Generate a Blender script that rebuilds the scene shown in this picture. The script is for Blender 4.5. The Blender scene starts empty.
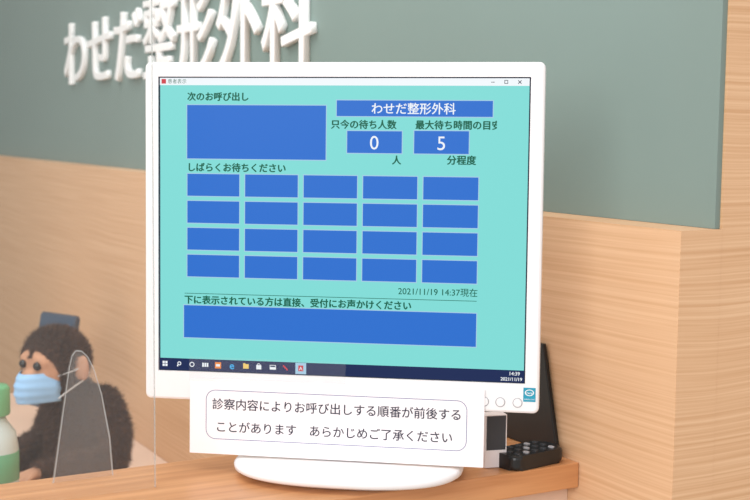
import bpy, bmesh, math, random
from mathutils import Vector, Matrix, noise
random.seed(4)
sc=bpy.context.scene
try: sc.view_settings.view_transform='Standard'
except Exception: pass

# ------------------------------------------------------------------ helpers
def lin(c):
    c=c/255.0
    return c/12.92 if c<=0.04045 else ((c+0.055)/1.055)**2.4
def rgb(r,g,b): return (lin(r),lin(g),lin(b),1)
def newmat(name):
    m=bpy.data.materials.new(name); m.use_nodes=True
    return m, m.node_tree, m.node_tree.nodes['Principled BSDF']
def plain(name,col,rough=.5,var=.04,scale=30,bump=0,metal=0,sheen=0):
    m,nt,b=newmat(name)
    n=nt.nodes.new('ShaderNodeTexNoise'); n.inputs['Scale'].default_value=scale; n.inputs['Detail'].default_value=3
    tc=nt.nodes.new('ShaderNodeTexCoord'); nt.links.new(tc.outputs['Object'],n.inputs['Vector'])
    rp=nt.nodes.new('ShaderNodeValToRGB')
    rp.color_ramp.elements[0].position=.3; rp.color_ramp.elements[1].position=.7
    rp.color_ramp.elements[0].color=(col[0]*(1-var),col[1]*(1-var),col[2]*(1-var),1)
    rp.color_ramp.elements[1].color=(min(1,col[0]*(1+var)),min(1,col[1]*(1+var)),min(1,col[2]*(1+var)),1)
    nt.links.new(n.outputs['Fac'],rp.inputs['Fac']); nt.links.new(rp.outputs['Color'],b.inputs['Base Color'])
    b.inputs['Roughness'].default_value=rough; b.inputs['Metallic'].default_value=metal
    if sheen: b.inputs['Sheen Weight'].default_value=sheen
    if bump:
        bp=nt.nodes.new('ShaderNodeBump'); bp.inputs['Strength'].default_value=bump; bp.inputs['Distance'].default_value=.002
        nt.links.new(n.outputs['Fac'],bp.inputs['Height']); nt.links.new(bp.outputs['Normal'],b.inputs['Normal'])
    return m
def wood(name,c1,c2,sc3=(3,3,110),rough=.5,warp=.02,wscale=4):
    m,nt,b=newmat(name)
    tc=nt.nodes.new('ShaderNodeTexCoord')
    wn=nt.nodes.new('ShaderNodeTexNoise'); wn.inputs['Scale'].default_value=wscale; wn.inputs['Detail'].default_value=1
    nt.links.new(tc.outputs['Object'],wn.inputs['Vector'])
    sb=nt.nodes.new('ShaderNodeVectorMath'); sb.operation='SUBTRACT'; sb.inputs[1].default_value=(.5,.5,.5)
    nt.links.new(wn.outputs['Color'],sb.inputs[0])
    sl=nt.nodes.new('ShaderNodeVectorMath'); sl.operation='SCALE'; sl.inputs['Scale'].default_value=warp
    nt.links.new(sb.outputs[0],sl.inputs[0])
    ad=nt.nodes.new('ShaderNodeVectorMath'); ad.operation='ADD'
    nt.links.new(tc.outputs['Object'],ad.inputs[0]); nt.links.new(sl.outputs[0],ad.inputs[1])
    mp=nt.nodes.new('ShaderNodeMapping'); mp.inputs['Scale'].default_value=sc3
    nt.links.new(ad.outputs[0],mp.inputs['Vector'])
    n=nt.nodes.new('ShaderNodeTexNoise'); n.inputs['Scale'].default_value=1; n.inputs['Detail'].default_value=4; n.inputs['Roughness'].default_value=.6
    nt.links.new(mp.outputs[0],n.inputs['Vector'])
    rp=nt.nodes.new('ShaderNodeValToRGB')
    rp.color_ramp.elements[0].position=.36; rp.color_ramp.elements[1].position=.62
    rp.color_ramp.elements[0].color=c1; rp.color_ramp.elements[1].color=c2
    nt.links.new(n.outputs['Fac'],rp.inputs['Fac']); nt.links.new(rp.outputs['Color'],b.inputs['Base Color'])
    b.inputs['Roughness'].default_value=rough
    return m
def emis(name,col,s=1.0,rough=.35):
    m,nt,b=newmat(name)
    b.inputs['Base Color'].default_value=(.004,.004,.005,1)
    b.inputs['Roughness'].default_value=rough
    b.inputs['Specular IOR Level'].default_value=.12
    b.inputs['Emission Color'].default_value=col; b.inputs['Emission Strength'].default_value=s
    return m
def clear(name,tint=(1,1,1,1),k=.08):
    m=bpy.data.materials.new(name); m.use_nodes=True; nt=m.node_tree; nt.nodes.clear()
    o=nt.nodes.new('ShaderNodeOutputMaterial'); mx=nt.nodes.new('ShaderNodeMixShader')
    t=nt.nodes.new('ShaderNodeBsdfTransparent'); t.inputs[0].default_value=tint
    g=nt.nodes.new('ShaderNodeBsdfPrincipled'); g.inputs['Base Color'].default_value=(.85,.85,.85,1); g.inputs['Roughness'].default_value=.08
    mx.inputs[0].default_value=k
    nt.links.new(t.outputs[0],mx.inputs[1]); nt.links.new(g.outputs[0],mx.inputs[2]); nt.links.new(mx.outputs[0],o.inputs[0])
    return m

def link(o): sc.collection.objects.link(o); return o
def mobj(name,bm_or_me,mats,parent=None,mw=None,smooth=False,local=None):
    if isinstance(bm_or_me,bmesh.types.BMesh):
        me=bpy.data.meshes.new(name); bm_or_me.normal_update(); bm_or_me.to_mesh(me); bm_or_me.free()
    else: me=bm_or_me
    if not isinstance(mats,(list,tuple)): mats=[mats]
    for i,m in enumerate(mats):
        if i<len(me.materials): me.materials[i]=m
        else: me.materials.append(m)
    if smooth:
        for p in me.polygons: p.use_smooth=True
    o=link(bpy.data.objects.new(name,me))
    if parent is not None: o.parent=parent
    if local is not None: o.matrix_local=local
    if mw is not None: o.matrix_world=mw
    return o
def top(o,label,cat,group=None):
    o["label"]=label; o["category"]=cat
    if group: o["group"]=group
def struct(o): o["kind"]="structure"
def box(bm,x0,x1,y0,y1,z0,z1,mi=0):
    vs=[bm.verts.new((x,y,z)) for z in (z0,z1) for y in (y0,y1) for x in (x0,x1)]
    for f in ((0,2,3,1),(4,5,7,6),(0,1,5,4),(2,6,7,3),(0,4,6,2),(1,3,7,5)):
        fc=bm.faces.new([vs[i] for i in f]); fc.material_index=mi
def boxm(x0,x1,y0,y1,z0,z1,bev=0,seg=2):
    bm=bmesh.new(); box(bm,x0,x1,y0,y1,z0,z1)
    if bev: bmesh.ops.bevel(bm,geom=bm.edges[:],offset=bev,segments=seg,affect='EDGES',profile=.5)
    return bm
def rrect(w,h,r,n=6,cx=0,cy=0):
    pts=[]
    for (sx,sy,a0) in ((1,1,0),(-1,1,90),(-1,-1,180),(1,-1,270)):
        for i in range(n+1):
            a=math.radians(a0+90*i/n)
            pts.append((cx+sx*(w/2-r)+r*math.cos(a),cy+sy*(h/2-r)+r*math.sin(a)))
    return pts
def extr(pts,z0,z1,bev=0,seg=2,bm=None,mi=0):
    own=bm is None
    if own: bm=bmesh.new()
    v0=[bm.verts.new((x,y,z0)) for x,y in pts]; v1=[bm.verts.new((x,y,z1)) for x,y in pts]
    n=len(pts)
    f0=bm.faces.new(v0[::-1]); f1=bm.faces.new(v1)
    fs=[f0,f1]
    for i in range(n): fs.append(bm.faces.new((v0[i],v0[(i+1)%n],v1[(i+1)%n],v1[i])))
    for f in fs: f.material_index=mi
    if bev:
        bmesh.ops.bevel(bm,geom=list(f1.edges)+list(f0.edges),offset=bev,segments=seg,affect='EDGES',profile=.5)
    return bm
def text_mesh(s,size,extrude=0,align='LEFT',bevel=0):
    cu=bpy.data.curves.new("t",'FONT'); cu.body=s; cu.size=size; cu.extrude=extrude
    cu.align_x=align; cu.resolution_u=4
    if bevel: cu.bevel_depth=bevel; cu.bevel_resolution=1
    ob=link(bpy.data.objects.new("t",cu))
    dg=bpy.context.evaluated_depsgraph_get(); dg.update()
    me=bpy.data.meshes.new_from_object(ob.evaluated_get(dg))
    bpy.data.objects.remove(ob); bpy.data.curves.remove(cu)
    return me
def add_text(bm,s,size,x,y,z,mi,bold=0,align='LEFT'):
    """flat text on local XY; y = vertical centre of the em; bold = extra stroke width"""
    me=text_mesh(s,size,0,align)
    yo=-.37*size
    shifts=[(0,0)] if not bold else [(-bold,0),(bold,0),(0,bold*.7),(0,-bold*.7)]
    for si,(ax,ay) in enumerate(shifts):
        T=Matrix.Translation((x+ax,y+ay+yo,z+si*.000012))
        vs=[bm.verts.new(T@v.co) for v in me.vertices]
        for p in me.polygons:
            try:
                f=bm.faces.new([vs[i] for i in p.vertices]); f.material_index=mi
            except ValueError: pass
    bpy.data.meshes.remove(me)
def quad(bm,x0,x1,y0,y1,z,mi):
    f=bm.faces.new([bm.verts.new(c) for c in ((x0,y0,z),(x1,y0,z),(x1,y1,z),(x0,y1,z))]); f.material_index=mi
def ring(bm,outer,inner,z,mi):
    a=[bm.verts.new((x,y,z)) for x,y in outer]; b=[bm.verts.new((x,y,z)) for x,y in inner]
    n=len(a)
    for i in range(n):
        f=bm.faces.new((a[i],a[(i+1)%n],b[(i+1)%n],b[i])); f.material_index=mi

# ------------------------------------------------------------------ camera
cam=bpy.data.cameras.new("camera"); co=link(bpy.data.objects.new("camera",cam))
cam.lens=60; cam.sensor_width=36; cam.clip_start=.05
p=math.radians(5.57); r=0.010
F=Vector((0,math.cos(p),-math.sin(p))); U=Vector((0,math.sin(p),math.cos(p))); R=Vector((1,0,0))
CX=R*math.cos(r)+U*math.sin(r); CY=U*math.cos(r)-R*math.sin(r)
M=Matrix((CX,CY,-F)).transposed().to_4x4(); M.translation=(0,0,1.42)
co.matrix_world=M; sc.camera=co
cam.dof.use_dof=True; cam.dof.focus_distance=1.26; cam.dof.aperture_fstop=11

# ------------------------------------------------------------------ materials
oak=wood("oak_veneer",rgb(210,166,126),rgb(224,184,146),(2.0,2.0,260),warp=.012)
oak_face=wood("oak_veneer_wavy",rgb(210,163,120),rgb(230,189,149),(2,2,260),warp=.03,wscale=4)
oak_shelf=wood("oak_shelf",rgb(186,126,80),rgb(210,152,104),(3,60,60),rough=.35)
oak_pale=plain("pale_laminate",rgb(226,198,178),.45,scale=6)
sage=plain("sage_green_panel",rgb(122,141,136),.6,.02,5)
white_plastic=plain("white_plastic",rgb(240,238,240),.35,.01)
white_letter=plain("white_acrylic_letter",rgb(245,246,246),.4,.01)
grey_plastic=plain("grey_plastic",rgb(170,170,175),.4)
black_plastic=plain("black_plastic",rgb(24,26,28),.35)
dark_button=plain("dark_button",rgb(60,62,66),.4)
paper=plain("white_paper",rgb(246,241,244),.6,.01)
ink=plain("dark_ink",rgb(40,38,60),.6,.01)
inkblue=plain("navy_ink",rgb(90,95,150),.6,.01)

# ------------------------------------------------------------------ room (wall frame: x = across, y = along the wall)
ANG=math.radians(29.3)
Bv=Vector((math.cos(ANG),math.sin(ANG),0))
WF=Matrix.Translation((.289,1.179,0))@Matrix.Rotation(ANG,4,'Z')
def wall_obj(name,bm,mat): 
    o=mobj(name,bm,mat,mw=WF); struct(o); return o
ZL=1.326
wall_obj("wall_low",boxm(0,.0525,0,4.8,0,ZL),oak)
wall_obj("wall_front",boxm(.053,1.2,0,.3,0,2.7),oak_face)
wall_obj("trim_1",boxm(0.0,.0525,-.0006,0,0,ZL),oak_face)
wall_obj("wall_back",boxm(.0535,.2,.3005,4.8,0,2.7),oak)
pn=wall_obj("wall_panel",boxm(.0465,.0530,.003,4.8,ZL+.0003,2.7),sage)
wall_obj("wall_end",boxm(-3,.2,4.8,4.9,0,2.7),sage)
fl=mobj("floor",boxm(-5,3,-3,6,-.05,0),plain("floor_vinyl",rgb(190,170,150),.5)); struct(fl)

# ------------------------------------------------------------------ counter
DZ=1.068
cnt=link(bpy.data.objects.new("reception_counter",None)); cnt.matrix_world=WF@Matrix.Translation((-.8,.235,0))
top(cnt,"light wood reception counter shelf running up to the panelled wall","counter")
I=Matrix.Identity(4)
mobj("countertop",boxm(-.9,.7995,-.094,.105,DZ-.027,DZ,.0015),oak_shelf,cnt,local=I)
mobj("front_panel",boxm(-.9,.7995,-.075,.09,0,DZ-.0272),oak_pale,cnt,local=I)
dsk=link(bpy.data.objects.new("staff_desk",None)); dsk.matrix_world=WF@Matrix.Translation((-.8,1.2,0))
top(dsk,"pale laminate work desk behind the reception counter","desk")
mobj("desktop",boxm(-.9,.7995,-.84,1.0,.73,.76,.002),oak_pale,dsk,local=I)
for a,b in ((-.86,-.8),(.76,-.8),(-.86,.96),(.76,.96)):
    mobj("leg",boxm(a-.02,a+.02,b-.02,b+.02,0,.7298,.002),grey_plastic,dsk,local=I)

# ------------------------------------------------------------------ raised letters on the panel
def wpt(b,l,z): return WF@Vector((b,l,z))
text="わせだ整形外科"
ca,sa=math.cos(ANG),math.sin(ANG)
Rm=Matrix((( sa,0,-ca,0),(-ca,0,-sa,0),(0,1,0,0),(0,0,0,1)))
l0=2.265; pitch=.2020
labels=["white raised kana letter mounted on the sage green wall panel"]*3+["white raised kanji letter mounted on the sage green wall panel"]*4
for i,ch in enumerate(text):
    sz=.176 if i<3 else .190
    me=text_mesh(ch,sz,.0045,bevel=.0016)
    for v in me.vertices: v.co.x*=1.13 if i<3 else 1.04
    c=wpt(.0465,l0-i*pitch,1.528)
    base=c-Bv*.0062
    o=mobj("sign_letter",me,white_letter,mw=Matrix.Translation(base)@Rm)
    top(o,labels[i],"sign letter","raised letters of the clinic sign")

# ------------------------------------------------------------------ monitor
mon=link(bpy.data.objects.new("computer_monitor",None))
MW=Matrix.Translation((-.0225,1.268,DZ))@Matrix.Rotation(math.radians(-8.6),4,'Z')
mon.matrix_world=MW
top(mon,"white square desktop monitor showing a patient call screen on the counter","monitor")
t=math.radians(1.5)
PF=Matrix.Translation((-.0105,-.023,.2445))@Matrix.Rotation(math.pi/2-t,4,'X')@Matrix.Rotation(math.radians(.15),4,'Z')
W,H=.404,.345
scx,scy=0,.0075   # screen centre
SW,SH=.376,.301
# bezel
bm=bmesh.new()
out=rrect(W,H,.006); inn=rrect(SW,SH,.0006,cx=scx,cy=scy)
def loop(pts,z): return [bm.verts.new((x,y,z)) for x,y in pts]
out_s=rrect(W-.005,H-.005,.0045)
L=[loop(out,-.016),loop(out,-.003),loop(rrect(W-.0015,H-.0015,.0055),-.001),loop(out_s,0),loop(inn,0),loop(inn,-.004)]
for a,b in zip(L,L[1:]):
    n=len(a)
    for i in range(n): bm.faces.new((a[i],a[(i+1)%n],b[(i+1)%n],b[i]))
bz=mobj("bezel",bm,white_plastic,mon,local=PF)
# rear housing
bm=extr(rrect(W-.004,H-.004,.008),-.028,-.0162,.002)
extr(rrect(W-.09,H-.08,.03),-.055,-.028,.008,3,bm)
mobj("rear_housing",bm,white_plastic,mon,local=PF)
# screen : UI drawn in 1280x1024 units
k=SW/1280
c_bg=emis("screen_turquoise",rgb(128,219,214),1)
c_blue=emis("screen_blue",rgb(38,110,206),1)
c_lt=emis("screen_pale",rgb(165,205,228),1)
c_white=emis("screen_white",rgb(240,246,250),1)
c_txt=emis("screen_green_text",rgb(0,96,72),1)
c_nav=emis("screen_taskbar",rgb(18,38,84),1)
c_blk=emis("screen_border",rgb(30,40,60),1)
c_or=emis("screen_orange",rgb(240,140,60),1)
c_ye=emis("screen_yellow",rgb(240,205,110),1)
c_re=emis("screen_red",rgb(205,60,70),1)
c_cy=emis("screen_icon_blue",rgb(60,170,230),1)
SM=[c_bg,c_blue,c_lt,c_white,c_txt,c_nav,c_blk,c_or,c_ye,c_re,c_cy]
bm=bmesh.new()
def sx(X): return scx+(X-640)*k
def sy(Y): return scy-(Y-512)*(SH/1024)
e=.00012
def q(X0,X1,Y0,Y1,lay,mi): quad(bm,sx(X0),sx(X1),sy(Y1),sy(Y0),-.0030+lay*e,mi)
def tx(s,X,Y,size,mi,lay=4,off=0,align='LEFT'): add_text(bm,s,size*k,sx(X),sy(Y),-.0030+lay*e,mi,off*k,align)
q(0,1280,0,1024,0,6)
q(5,1275,28,1020,1,0)
q(4,1275,4,29,2,3)
q(10,26,8,24,3,9); tx("患者表示",32,16,17,4)
q(1148,1160,16,18,3,6); q(1192,1204,10,12,3,6); q(1192,1204,20,22,3,6); q(1192,1194,10,22,3,6); q(1202,1204,10,22,3,6)
tx("×",1243,16,30,6,align='CENTER')
def panel(X0,X1,Y0,Y1):
    q(X0-3,X1+3,Y0-3,Y1+3,2,2); q(X0,X1,Y0,Y1,3,1)
panel(102,590,97,281)
panel(627,1155,79,132)
panel(664,851,182,256); panel(893,1077,180,256)
for rr_ in range(4):
    for cc_ in range(5):
        x=103+cc_*205.8; y=334+rr_*93.6
        panel(x,x+185,y,y+76)
panel(91,1112,792,905)
B_=1.25
tx("次のお呼び出し",102,68,31.4,4,off=B_)
tx("わせだ整形外科",745,106,41,3,off=.6)
tx("只今の待ち人数",607,160,32.2,4,off=B_)
tx("最大待ち時間の目安",896,160,32,4,off=B_)
q(1170,1200,138,178,6,0)
tx("0",757,219,66,3,align='CENTER'); tx("5",985,219,66,3,align='CENTER')
tx("人",818,279,32,4,off=B_); tx("分程度",1004,277,33,4,off=B_)
tx("しばらくお待ちください",101,311,32,4,off=B_)
tx("2021/11/19 14:37現在",1116,722,30,4,align='RIGHT',off=.25)
q(93,1112,749,751,3,4)
tx("下に表示されている方は直接、受付にお声かけください",92,772,32,4,off=B_)
q(4,1276,980,1021,2,5)
for dx in (-5,5):
    for dy in (-5,5): q(22+dx-4,22+dx+4,1000+dy-4,1000+dy+4,3,3)
def circ(X,Y,r0,r1,mi,lay=3,n=20):
    a=[(sx(X+r1*math.cos(6.283*i/n)),sy(Y-r1*math.sin(6.283*i/n))) for i in range(n)]
    b=[(sx(X+r0*math.cos(6.283*i/n)),sy(Y-r0*math.sin(6.283*i/n))) for i in range(n)]
    ring(bm,a,b,-.0030+lay*e,mi)
circ(74,998,4,7,3); q(66,70,1003,1009,3,3)
circ(120,1000,6,9,3)
for a_ in (-8,0,8): q(168+a_-3,168+a_+3,993,1007,3,3)
q(203,225,989,1011,3,7); q(207,221,996,1004,4,3)
tx("e",264,998,36,10,off=1,align='CENTER')
q(304,324,992,1008,3,8); q(304,312,989,993,3,8)
q(351,369,994,1009,3,3); circ(360,994,4,6,3,4)
q(399,421,992,1008,3,3); q(401,419,994,999,4,5)
f=bm.faces.new([bm.verts.new((sx(a_),sy(b_),-.0030+3*e)) for a_,b_ in ((448,990),(464,1006),(461,1010),(445,994))]); f.material_index=9
q(490,528,981,1020,3,2); q(500,518,990,1010,4,9); tx("A",509,1000,18,3,5,align='CENTER')
tx("14:39",1262,991,17,3,align='RIGHT',off=.3); tx("2021/11/19",1270,1010,16,3,align='RIGHT',off=.3)
mobj("screen",bm,SM,mon,local=PF)
# bezel controls
for i,xx in enumerate((.148,.164,.181)):
    bm=bmesh.new()
    n=28
    bmesh.ops.create_cone(bm,segments=n,radius1=.0042,radius2=.0038,depth=.0012,cap_ends=True,matrix=Matrix.Translation((0,0,.0006)))
    mobj("button",bm,white_plastic,bz,local=Matrix.Translation((xx,-.162,0)))
    bm=bmesh.new(); ring(bm,[(.0049*math.cos(6.283*j/n),.0049*math.sin(6.283*j/n)) for j in range(n)],[(.0042*math.cos(6.283*j/n),.0042*math.sin(6.283*j/n)) for j in range(n)],.0002,0)
    mobj("button_rim",bm,grey_plastic,bz,local=Matrix.Translation((xx,-.162,0)))
# rating sticker
bm=bmesh.new(); quad(bm,-.006,.006,-.007,.007,0,0)
ring(bm,[(.0045*math.cos(6.283*j/20),.002+.0032*math.sin(6.283*j/20)) for j in range(20)],[(.0037*math.cos(6.283*j/20),.002+.0025*math.sin(6.283*j/20)) for j in range(20)],.0001,1)
add_text(bm,"energy",.0034,0,.002,.0002,1,0,'CENTER'); add_text(bm,"ENERGY STAR",.0016,0,-.0045,.0002,1,0,'CENTER')
mobj("sticker",bm,[plain("teal_sticker",rgb(20,150,180),.4),white_letter],bz,local=Matrix.Translation((.1925,-.1535,.0003)))
# neck and base
mobj("stand_neck",boxm(-.04,.04,.012,.034,.012,.20,.006),white_plastic,mon,local=I)
bm=bmesh.new()
def sup(a,b,n=48,pw=2.5):
    o=[]
    for i in range(n):
        th=2*math.pi*i/n; c,s=math.cos(th),math.sin(th)
        o.append((a*math.copysign(abs(c)**(2/pw),c),b*math.copysign(abs(s)**(2/pw),s)))
    return o
prof=[(.098,.064,0),(.100,.066,.004),(.113,.078,.0045),(.117,.082,.007),(.1175,.082,.011),(.115,.080,.0135),(.108,.074,.0145),(.08,.05,.015),(.01,.01,.0155)]
Ls=[[bm.verts.new((x,y,z)) for x,y in sup(a,b)] for a,b,z in prof]
for a,b in zip(Ls,Ls[1:]):
    for i in range(48): bm.faces.new((a[i],a[(i+1)%48],b[(i+1)%48],b[i]))
bm.faces.new(Ls[0][::-1]); bm.faces.new(Ls[-1])
mobj("stand_base",bm,white_plastic,mon,smooth=True,local=Matrix.Translation((.0,-.012,.0002)))

# ------------------------------------------------------------------ notice sign taped to the bezel
sg=link(bpy.data.objects.new("notice_sign",None))
SGM=MW@PF@Matrix.Translation((-.0025,-.1885,.0022))@Matrix.Rotation(math.radians(-.25),4,'Z')
sg.matrix_world=SGM
top(sg,"white laminated paper notice taped under the monitor screen","sign")
bm=bmesh.new()
w,h=.302,.078
box(bm,-w/2,w/2,-h/2,h/2,-.0006,0,0)
cy_=.002
ring(bm,rrect(.268,.051,.010,cx=0,cy=cy_),rrect(.2668,.0498,.0094,cx=0,cy=cy_),.0002,2)
add_text(bm,"診察内容によりお呼び出しする順番が前後する",.01222,-.1275,.0130,.0002,1,.00013)
add_text(bm,"ことがあります　あらかじめご了承ください",.01222,-.124,-.0105,.0002,1,.00013)
mobj("paper_sheet",bm,[paper,ink,inkblue],sg,local=I)
mobj("clear_sleeve",boxm(-w/2-.001,w/2-.14,h/2-.003,h/2+.022,.0002,.0006),clear("clear_film",(.99,.99,.99,1),.025),sg,local=I)

# ------------------------------------------------------------------ acrylic partition + small acrylic stand
acr=clear("clear_acrylic",(.98,.985,.985,1),.03)
acr2=clear("clear_acrylic_thick",(.95,.93,.91,1),.06)
acr_e=clear("acrylic_edge",(.85,.87,.87,1),.35)
pt=link(bpy.data.objects.new("acrylic_partition",None)); pt.matrix_world=WF@Matrix.Translation((-.43,.26,DZ))
top(pt,"clear acrylic partition sheet standing on the reception counter","partition")
mobj("sheet",boxm(-1.0,0,-.0015,.0015,.0002,.62),acr,pt,local=I)
mobj("sheet_edge",boxm(.0001,.0006,-.0015,.0015,.0002,.62),clear("sheet_edge_tint",(.8,.83,.83,1),.25),pt,local=I)
st=link(bpy.data.objects.new("acrylic_stand",None)); st.matrix_world=WF@Matrix.Translation((-.484,.320,DZ))
top(st,"small clear tapered acrylic stand on the reception counter","stand")
pts=[(-.031,0),(.031,0),(.028,.04),(.020,.085),(.012,.112),(.006,.124),(0,.130),(-.006,.131),(-.010,.126),(-.013,.114),(-.02,.07)]
RX=Matrix.Rotation(math.pi/2,4,'X')
mobj("plate",extr(pts,-.0015,.0015),acr2,st,local=Matrix.Translation((0,0,.0002))@RX)
bm=bmesh.new()
ip=[(x*.94,y*.99 if y>0 else 0) for x,y in pts]
a=[bm.verts.new((x,y,.0017)) for x,y in pts]; b=[bm.verts.new((x,y,.0017)) for x,y in ip]
for i in range(1,len(a)): bm.faces.new((a[i],a[(i+1)%len(a)],b[(i+1)%len(a)],b[i]))
mobj("plate_edge",bm,acr_e,st,local=Matrix.Translation((0,0,.0002))@RX)

# ------------------------------------------------------------------ items beside the monitor
# folder lies flat against the low wall (drawn in the wall's own plane)
MF=Matrix(((0,0,-1,0),(-1,0,0,0),(0,1,0,0),(0,0,0,1)))
fd=mobj("black_folder",extr([(-.14,0),(0,0),(-.030,.118),(-.14,.118)],.001,.006,.0008),black_plastic,
        mw=WF@Matrix.Translation((-.0005,.172,DZ+.0006))@MF)
top(fd,"slim black folder standing on the counter against the wall","folder")
rc=link(bpy.data.objects.new("remote_control",None)); rc.matrix_world=Matrix.Translation((.164,1.298,DZ))@Matrix.Rotation(math.radians(-52),4,'Z')
top(rc,"black remote control lying on the counter by the wall","remote control")
mobj("body",extr(rrect(.040,.075,.01),.0002,.016,.004,3),black_plastic,rc,local=I)
for i in range(3):
    for j in range(5):
        mobj("button",extr(rrect(.007,.005,.002,3),0,.0015),grey_plastic if (i+j)%3==0 else dark_button,rc,local=Matrix.Translation((-.012+.012*i,-.027+.0125*j,.0158)))
lb=link(bpy.data.objects.new("leaflet_box",None)); lb.matrix_world=Matrix.Translation((.126,1.285,DZ+.0003))@Matrix.Rotation(math.radians(15),4,'Z')
top(lb,"small white leaflet box with a dark label, behind the monitor","box")
mobj("box_body",boxm(-.012,.012,-.008,.008,0,.056,.0006),paper,lb,local=I)
bm=bmesh.new(); box(bm,-.0105,.0105,-.0086,-.0082,.019,.055,0)
mobj("box_label",bm,plain("dark_grey_label",rgb(58,60,66),.5),lb,local=I)

# ------------------------------------------------------------------ monkey plush
def blob(name,chains,voxel=.0032,smooth_it=3):
    bm=bmesh.new()
    for ch in chains:
        for (p0,r0),(p1,r1) in zip(ch,ch[1:]+ch[-1:]):
            p0=Vector(p0);p1=Vector(p1); d=(p1-p0).length
            n=max(1,int(d/(min(min(r0) if isinstance(r0,tuple) else r0,min(r1) if isinstance(r1,tuple) else r1)*.35)))
            for i in range(n):
                f=i/n; c=p0.lerp(p1,f)
                ra=Vector(r0) if isinstance(r0,tuple) else Vector((r0,)*3)
                rb=Vector(r1) if isinstance(r1,tuple) else Vector((r1,)*3)
                rr=ra.lerp(rb,f)
                bmesh.ops.create_icosphere(bm,subdivisions=3 if rr.x>.03 else 2,radius=1,matrix=Matrix.Translation(c)@Matrix.Diagonal((rr.x,rr.y,rr.z,1)))
    me=bpy.data.meshes.new(name); bm.to_mesh(me); bm.free()
    ob=link(bpy.data.objects.new("tmp",me))
    md=ob.modifiers.new("r",'REMESH'); md.mode='VOXEL'; md.voxel_size=voxel
    s=ob.modifiers.new("s",'SMOOTH'); s.iterations=smooth_it; s.factor=.5
    dg=bpy.context.evaluated_depsgraph_get(); dg.update()
    out=bpy.data.meshes.new_from_object(ob.evaluated_get(dg)); bpy.data.objects.remove(ob)
    out.name=name
    return out
fur_m=plain("dark_brown_fur",rgb(66,43,32),.9,.3,60,sheen=.1)
fur2_m=plain("brown_fur_tips",rgb(112,78,58),.9,.3,80,sheen=.1)
skin_m=plain("tan_plush_felt",rgb(190,142,112),.85,.1,60,bump=.3)
mask_m=plain("pale_blue_mask",rgb(150,192,230),.7,.03,80)
loop_m=plain("white_elastic",rgb(235,235,235),.7)
eye_m=plain("glossy_dark_eye",rgb(12,9,8),.1,.01)
mk=link(bpy.data.objects.new("plush_monkey",None))
MK=Matrix.Translation((-.528,2.10,.776))@Matrix.Rotation(math.radians(-36),4,'Z')@Matrix.Scale(.945,4)
mk.matrix_world=MK
top(mk,"dark brown plush monkey in a pale blue face mask","plush toy")
ch=[]
ch.append([((0,.05,.075),(.075,.07,.075)),((0,.045,.14),(.066,.058,.06)),((0,.02,.19),(.045,.04,.03)),((0,-.01,.22),.035)])
ch.append([((0,-.02,.262),(.060,.056,.058))])
ch.append([((0,-.055,.236),(.038,.028,.028)),((0,-.075,.228),(.028,.022,.020))])
for s in (-1,1):
    ch.append([((s*.018,-.062,.268),(.020,.014,.016))])   # eye sockets / brow pads
    ch.append([((s*.062,-.02,.255),(.013,.007,.021)),((s*.074,-.018,.257),(.013,.007,.024))])
    ch.append([((s*.05,.045,.175),.034),((s*.082,.045,.13),.030),((s*.092,.03,.09),.028),((s*.075,-.05,.085),.024),((s*.055,-.095,.085),.018)])
    hx,hy,hz=s*.05,-.112,.083
    ch.append([((hx,hy+.01,hz),(.018,.016,.011)),((hx,hy-.006,hz),(.017,.012,.010))])
    for fi,(ox,ln) in enumerate(((-.014,.022),(-.0047,.027),(.0047,.026),(.014,.020))):
        ch.append([((hx+ox,hy-.012,hz),.0052),((hx+ox*1.35,hy-.012-ln*.6,hz-.002),.0048),((hx+ox*1.45,hy-.012-ln,hz-.010),.0042)])
    ch.append([((hx-s*.014,hy+.004,hz),.006),((hx-s*.026,hy-.006,hz-.004),.0052),((hx-s*.029,hy-.015,hz-.009),.0045)])
    ch.append([((s*.045,.03,.04),.038),((s*.08,-.05,.045),.033),((s*.085,-.10,.03),.026),((s*.082,-.125,.024),.022),((s*.085,-.15,.035),(.022,.014,.026))])
bme=blob("monkey_body",ch)
def is_skin(c):
    x,y,z=c
    if y<-.045 and z>.19 and ((x/.047)**2+((z-.248)/.040)**2)<1 and not (z>.272 and abs(x)<.006): return True
    if abs(x)>.061 and z>.225: return True
    if y<-.108 and z>.055 and z<.105 and abs(x)<.1: return True
    if y<-.15: return True
    return False
fpts=[]; sk=[]
for pl in bme.polygons:
    pl.use_smooth=True
    s_=is_skin(pl.center); sk.append(1 if s_ else 0)
    if not s_: fpts.append((pl.center.copy(),pl.normal.copy(),pl.area))
bo=mobj("body",bme,[fur_m,skin_m],mk,local=I)
for pl,v in zip(bo.data.polygons,sk): pl.material_index=v
bm=bmesh.new()
for c,n,a in fpts:
    if c.z<.012: continue
    for q_ in range(2 if c.z<.2 else 4):
        d=(n*.75+Vector((random.gauss(0,.35),random.gauss(0,.35),random.gauss(0,.3)-.5))).normalized()
        if c.z>.25: d=(n*.7+Vector((random.gauss(0,.3),random.gauss(0,.3)+.35,random.gauss(0,.3)+.15))).normalized()
        ln=random.uniform(.006,.015)
        if c.y<-.05 and c.z>.2: ln*=.5
        sd=d.cross(Vector((random.random(),random.random(),random.random()))).normalized()*.0007
        c0=c+Vector((random.uniform(-.002,.002),)*3)
        f=bm.faces.new([bm.verts.new(v) for v in (c0-sd,c0+sd,c0+d*ln)]); f.material_index=random.random()<.3
fo=mobj("fur",bm,[fur_m,fur2_m],mk,local=I); fo["kind"]="stuff"
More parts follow.
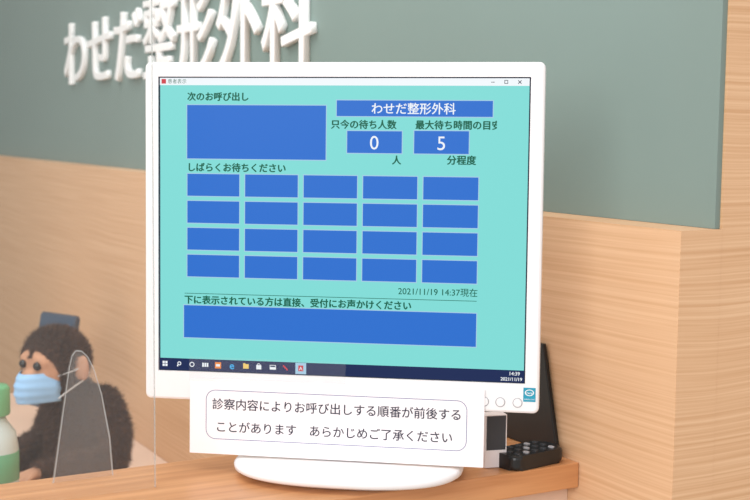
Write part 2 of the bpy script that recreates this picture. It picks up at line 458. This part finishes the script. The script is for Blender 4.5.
for s in (-1,1):
    bm=bmesh.new(); bmesh.ops.create_uvsphere(bm,u_segments=20,v_segments=12,radius=.0078)
    mobj("eye",bm,eye_m,mk,smooth=True,local=Matrix.Translation((s*.019,-.0745,.262)))
# mask
bm=bmesh.new(); G=[]; NU,NV=24,16
for j in range(NV+1):
    v=-1+2*j/NV; row=[]
    for i in range(NU+1):
        u=-1+2*i/NU
        pl=.0012*math.sin(v*11)
        x=.047*u*(1-.10*abs(v)); z=.222+.026*v+.002*abs(u)
        y=-.1035+.058*abs(u)**2.2+.010*v*v-pl+(.006*v if v<0 else 0)
        row.append(bm.verts.new((x,y,z)))
    G.append(row)
for j in range(NV):
    for i in range(NU): bm.faces.new((G[j][i],G[j][i+1],G[j+1][i+1],G[j+1][i]))
mko=mobj("face_mask",bm,mask_m,mk,smooth=True,local=I)
sm=mko.modifiers.new("s",'SOLIDIFY'); sm.thickness=.0012
def tube(pts,rad,name,mat,parent):
    cu=bpy.data.curves.new(name,'CURVE'); cu.dimensions='3D'; sp=cu.splines.new('NURBS'); sp.points.add(len(pts)-1)
    for i,pp in enumerate(pts): sp.points[i].co=(*pp,1)
    sp.use_endpoint_u=True; sp.order_u=3; cu.bevel_depth=rad; cu.bevel_resolution=2
    ob=link(bpy.data.objects.new("tmp",cu)); dg=bpy.context.evaluated_depsgraph_get(); dg.update()
    me=bpy.data.meshes.new_from_object(ob.evaluated_get(dg)); bpy.data.objects.remove(ob)
    return mobj(name,me,mat,parent,smooth=True,local=I)
for s in (-1,1):
    tube([(s*.045,-.052,.244),(s*.060,-.040,.250),(s*.076,-.012,.262),(s*.074,-.004,.24),(s*.062,-.03,.225),(s*.044,-.05,.204)],.0011,"ear_loop",loop_m,mko)

# ------------------------------------------------------------------ things on the desk
bt=link(bpy.data.objects.new("spray_bottle",None)); bt.matrix_world=Matrix.Translation((-.562,1.82,.7602))@Matrix.Scale(1.22,4)
top(bt,"white plastic bottle with a green cap on the desk","bottle")
def lathe(prof,n=32):
    bm=bmesh.new(); Ls=[[bm.verts.new((r_*math.cos(6.28318*i/n),r_*math.sin(6.28318*i/n),z)) for i in range(n)] for r_,z in prof]
    for a,b in zip(Ls,Ls[1:]):
        for i in range(n): bm.faces.new((a[i],a[(i+1)%n],b[(i+1)%n],b[i]))
    bm.faces.new(Ls[0][::-1]); bm.faces.new(Ls[-1]); return bm
mobj("bottle_body",lathe([(.024,0),(.028,.004),(.028,.15),(.025,.168),(.015,.182),(.012,.19)]),plain("milky_plastic",rgb(200,212,208),.3),bt,smooth=True,local=I)
mobj("bottle_label",lathe([(.0283,.11),(.0285,.1101),(.0285,.145),(.0283,.1451)]),plain("green_label",rgb(100,160,120),.4),bt,smooth=True,local=I)
mobj("bottle_cap",lathe([(.018,.19),(.019,.192),(.019,.222),(.016,.226)]),plain("green_cap",rgb(110,175,125),.4),bt,smooth=True,local=I)
tb=link(bpy.data.objects.new("desk_display",None)); tb.matrix_world=Matrix.Translation((-.675,2.60,.76))@Matrix.Rotation(math.radians(-35),4,'Z')
top(tb,"small dark display on a stand, on the desk by the wall","display")
TR=Matrix.Translation((0,0,.165))@Matrix.Rotation(math.radians(78),4,'X')
mobj("display_panel",extr(rrect(.11,.20,.008),-.006,.006,.0015),plain("slate_plastic",rgb(60,70,84),.35),tb,local=TR)
bm=bmesh.new(); quad(bm,-.050,.050,-.094,.094,.0063,0); mobj("display_screen",bm,emis("dim_screen",rgb(84,100,120),.7),tb,local=TR)
mobj("display_stand",extr(rrect(.12,.10,.02),.0002,.008,.002),black_plastic,tb,local=I)
mobj("display_neck",boxm(-.015,.015,.016,.026,.008,.12,.002),black_plastic,tb,local=I)

# ------------------------------------------------------------------ light
w=bpy.data.worlds.new("world"); sc.world=w; w.use_nodes=True
w.node_tree.nodes['Background'].inputs[0].default_value=(1,.985,.97,1); w.node_tree.nodes['Background'].inputs[1].default_value=.84
def area(name,loc,target,size,energy,col=(1,1,1)):
    l=bpy.data.lights.new(name,'AREA'); l.shape='RECTANGLE'; l.size=size[0]; l.size_y=size[1]; l.energy=energy; l.color=col
    o=link(bpy.data.objects.new(name,l)); o.location=loc
    o.rotation_euler=(Vector(target)-Vector(loc)).to_track_quat('-Z','Y').to_euler()
area("ceiling_light",(-.6,1.6,2.65),(-.4,1.9,1),(1.6,1.2),22,(1,.98,.95))
area("window_light",(-1.2,-1.4,2.3),(0,1.5,1.2),(2.0,1.6),56,(1,.99,.98))
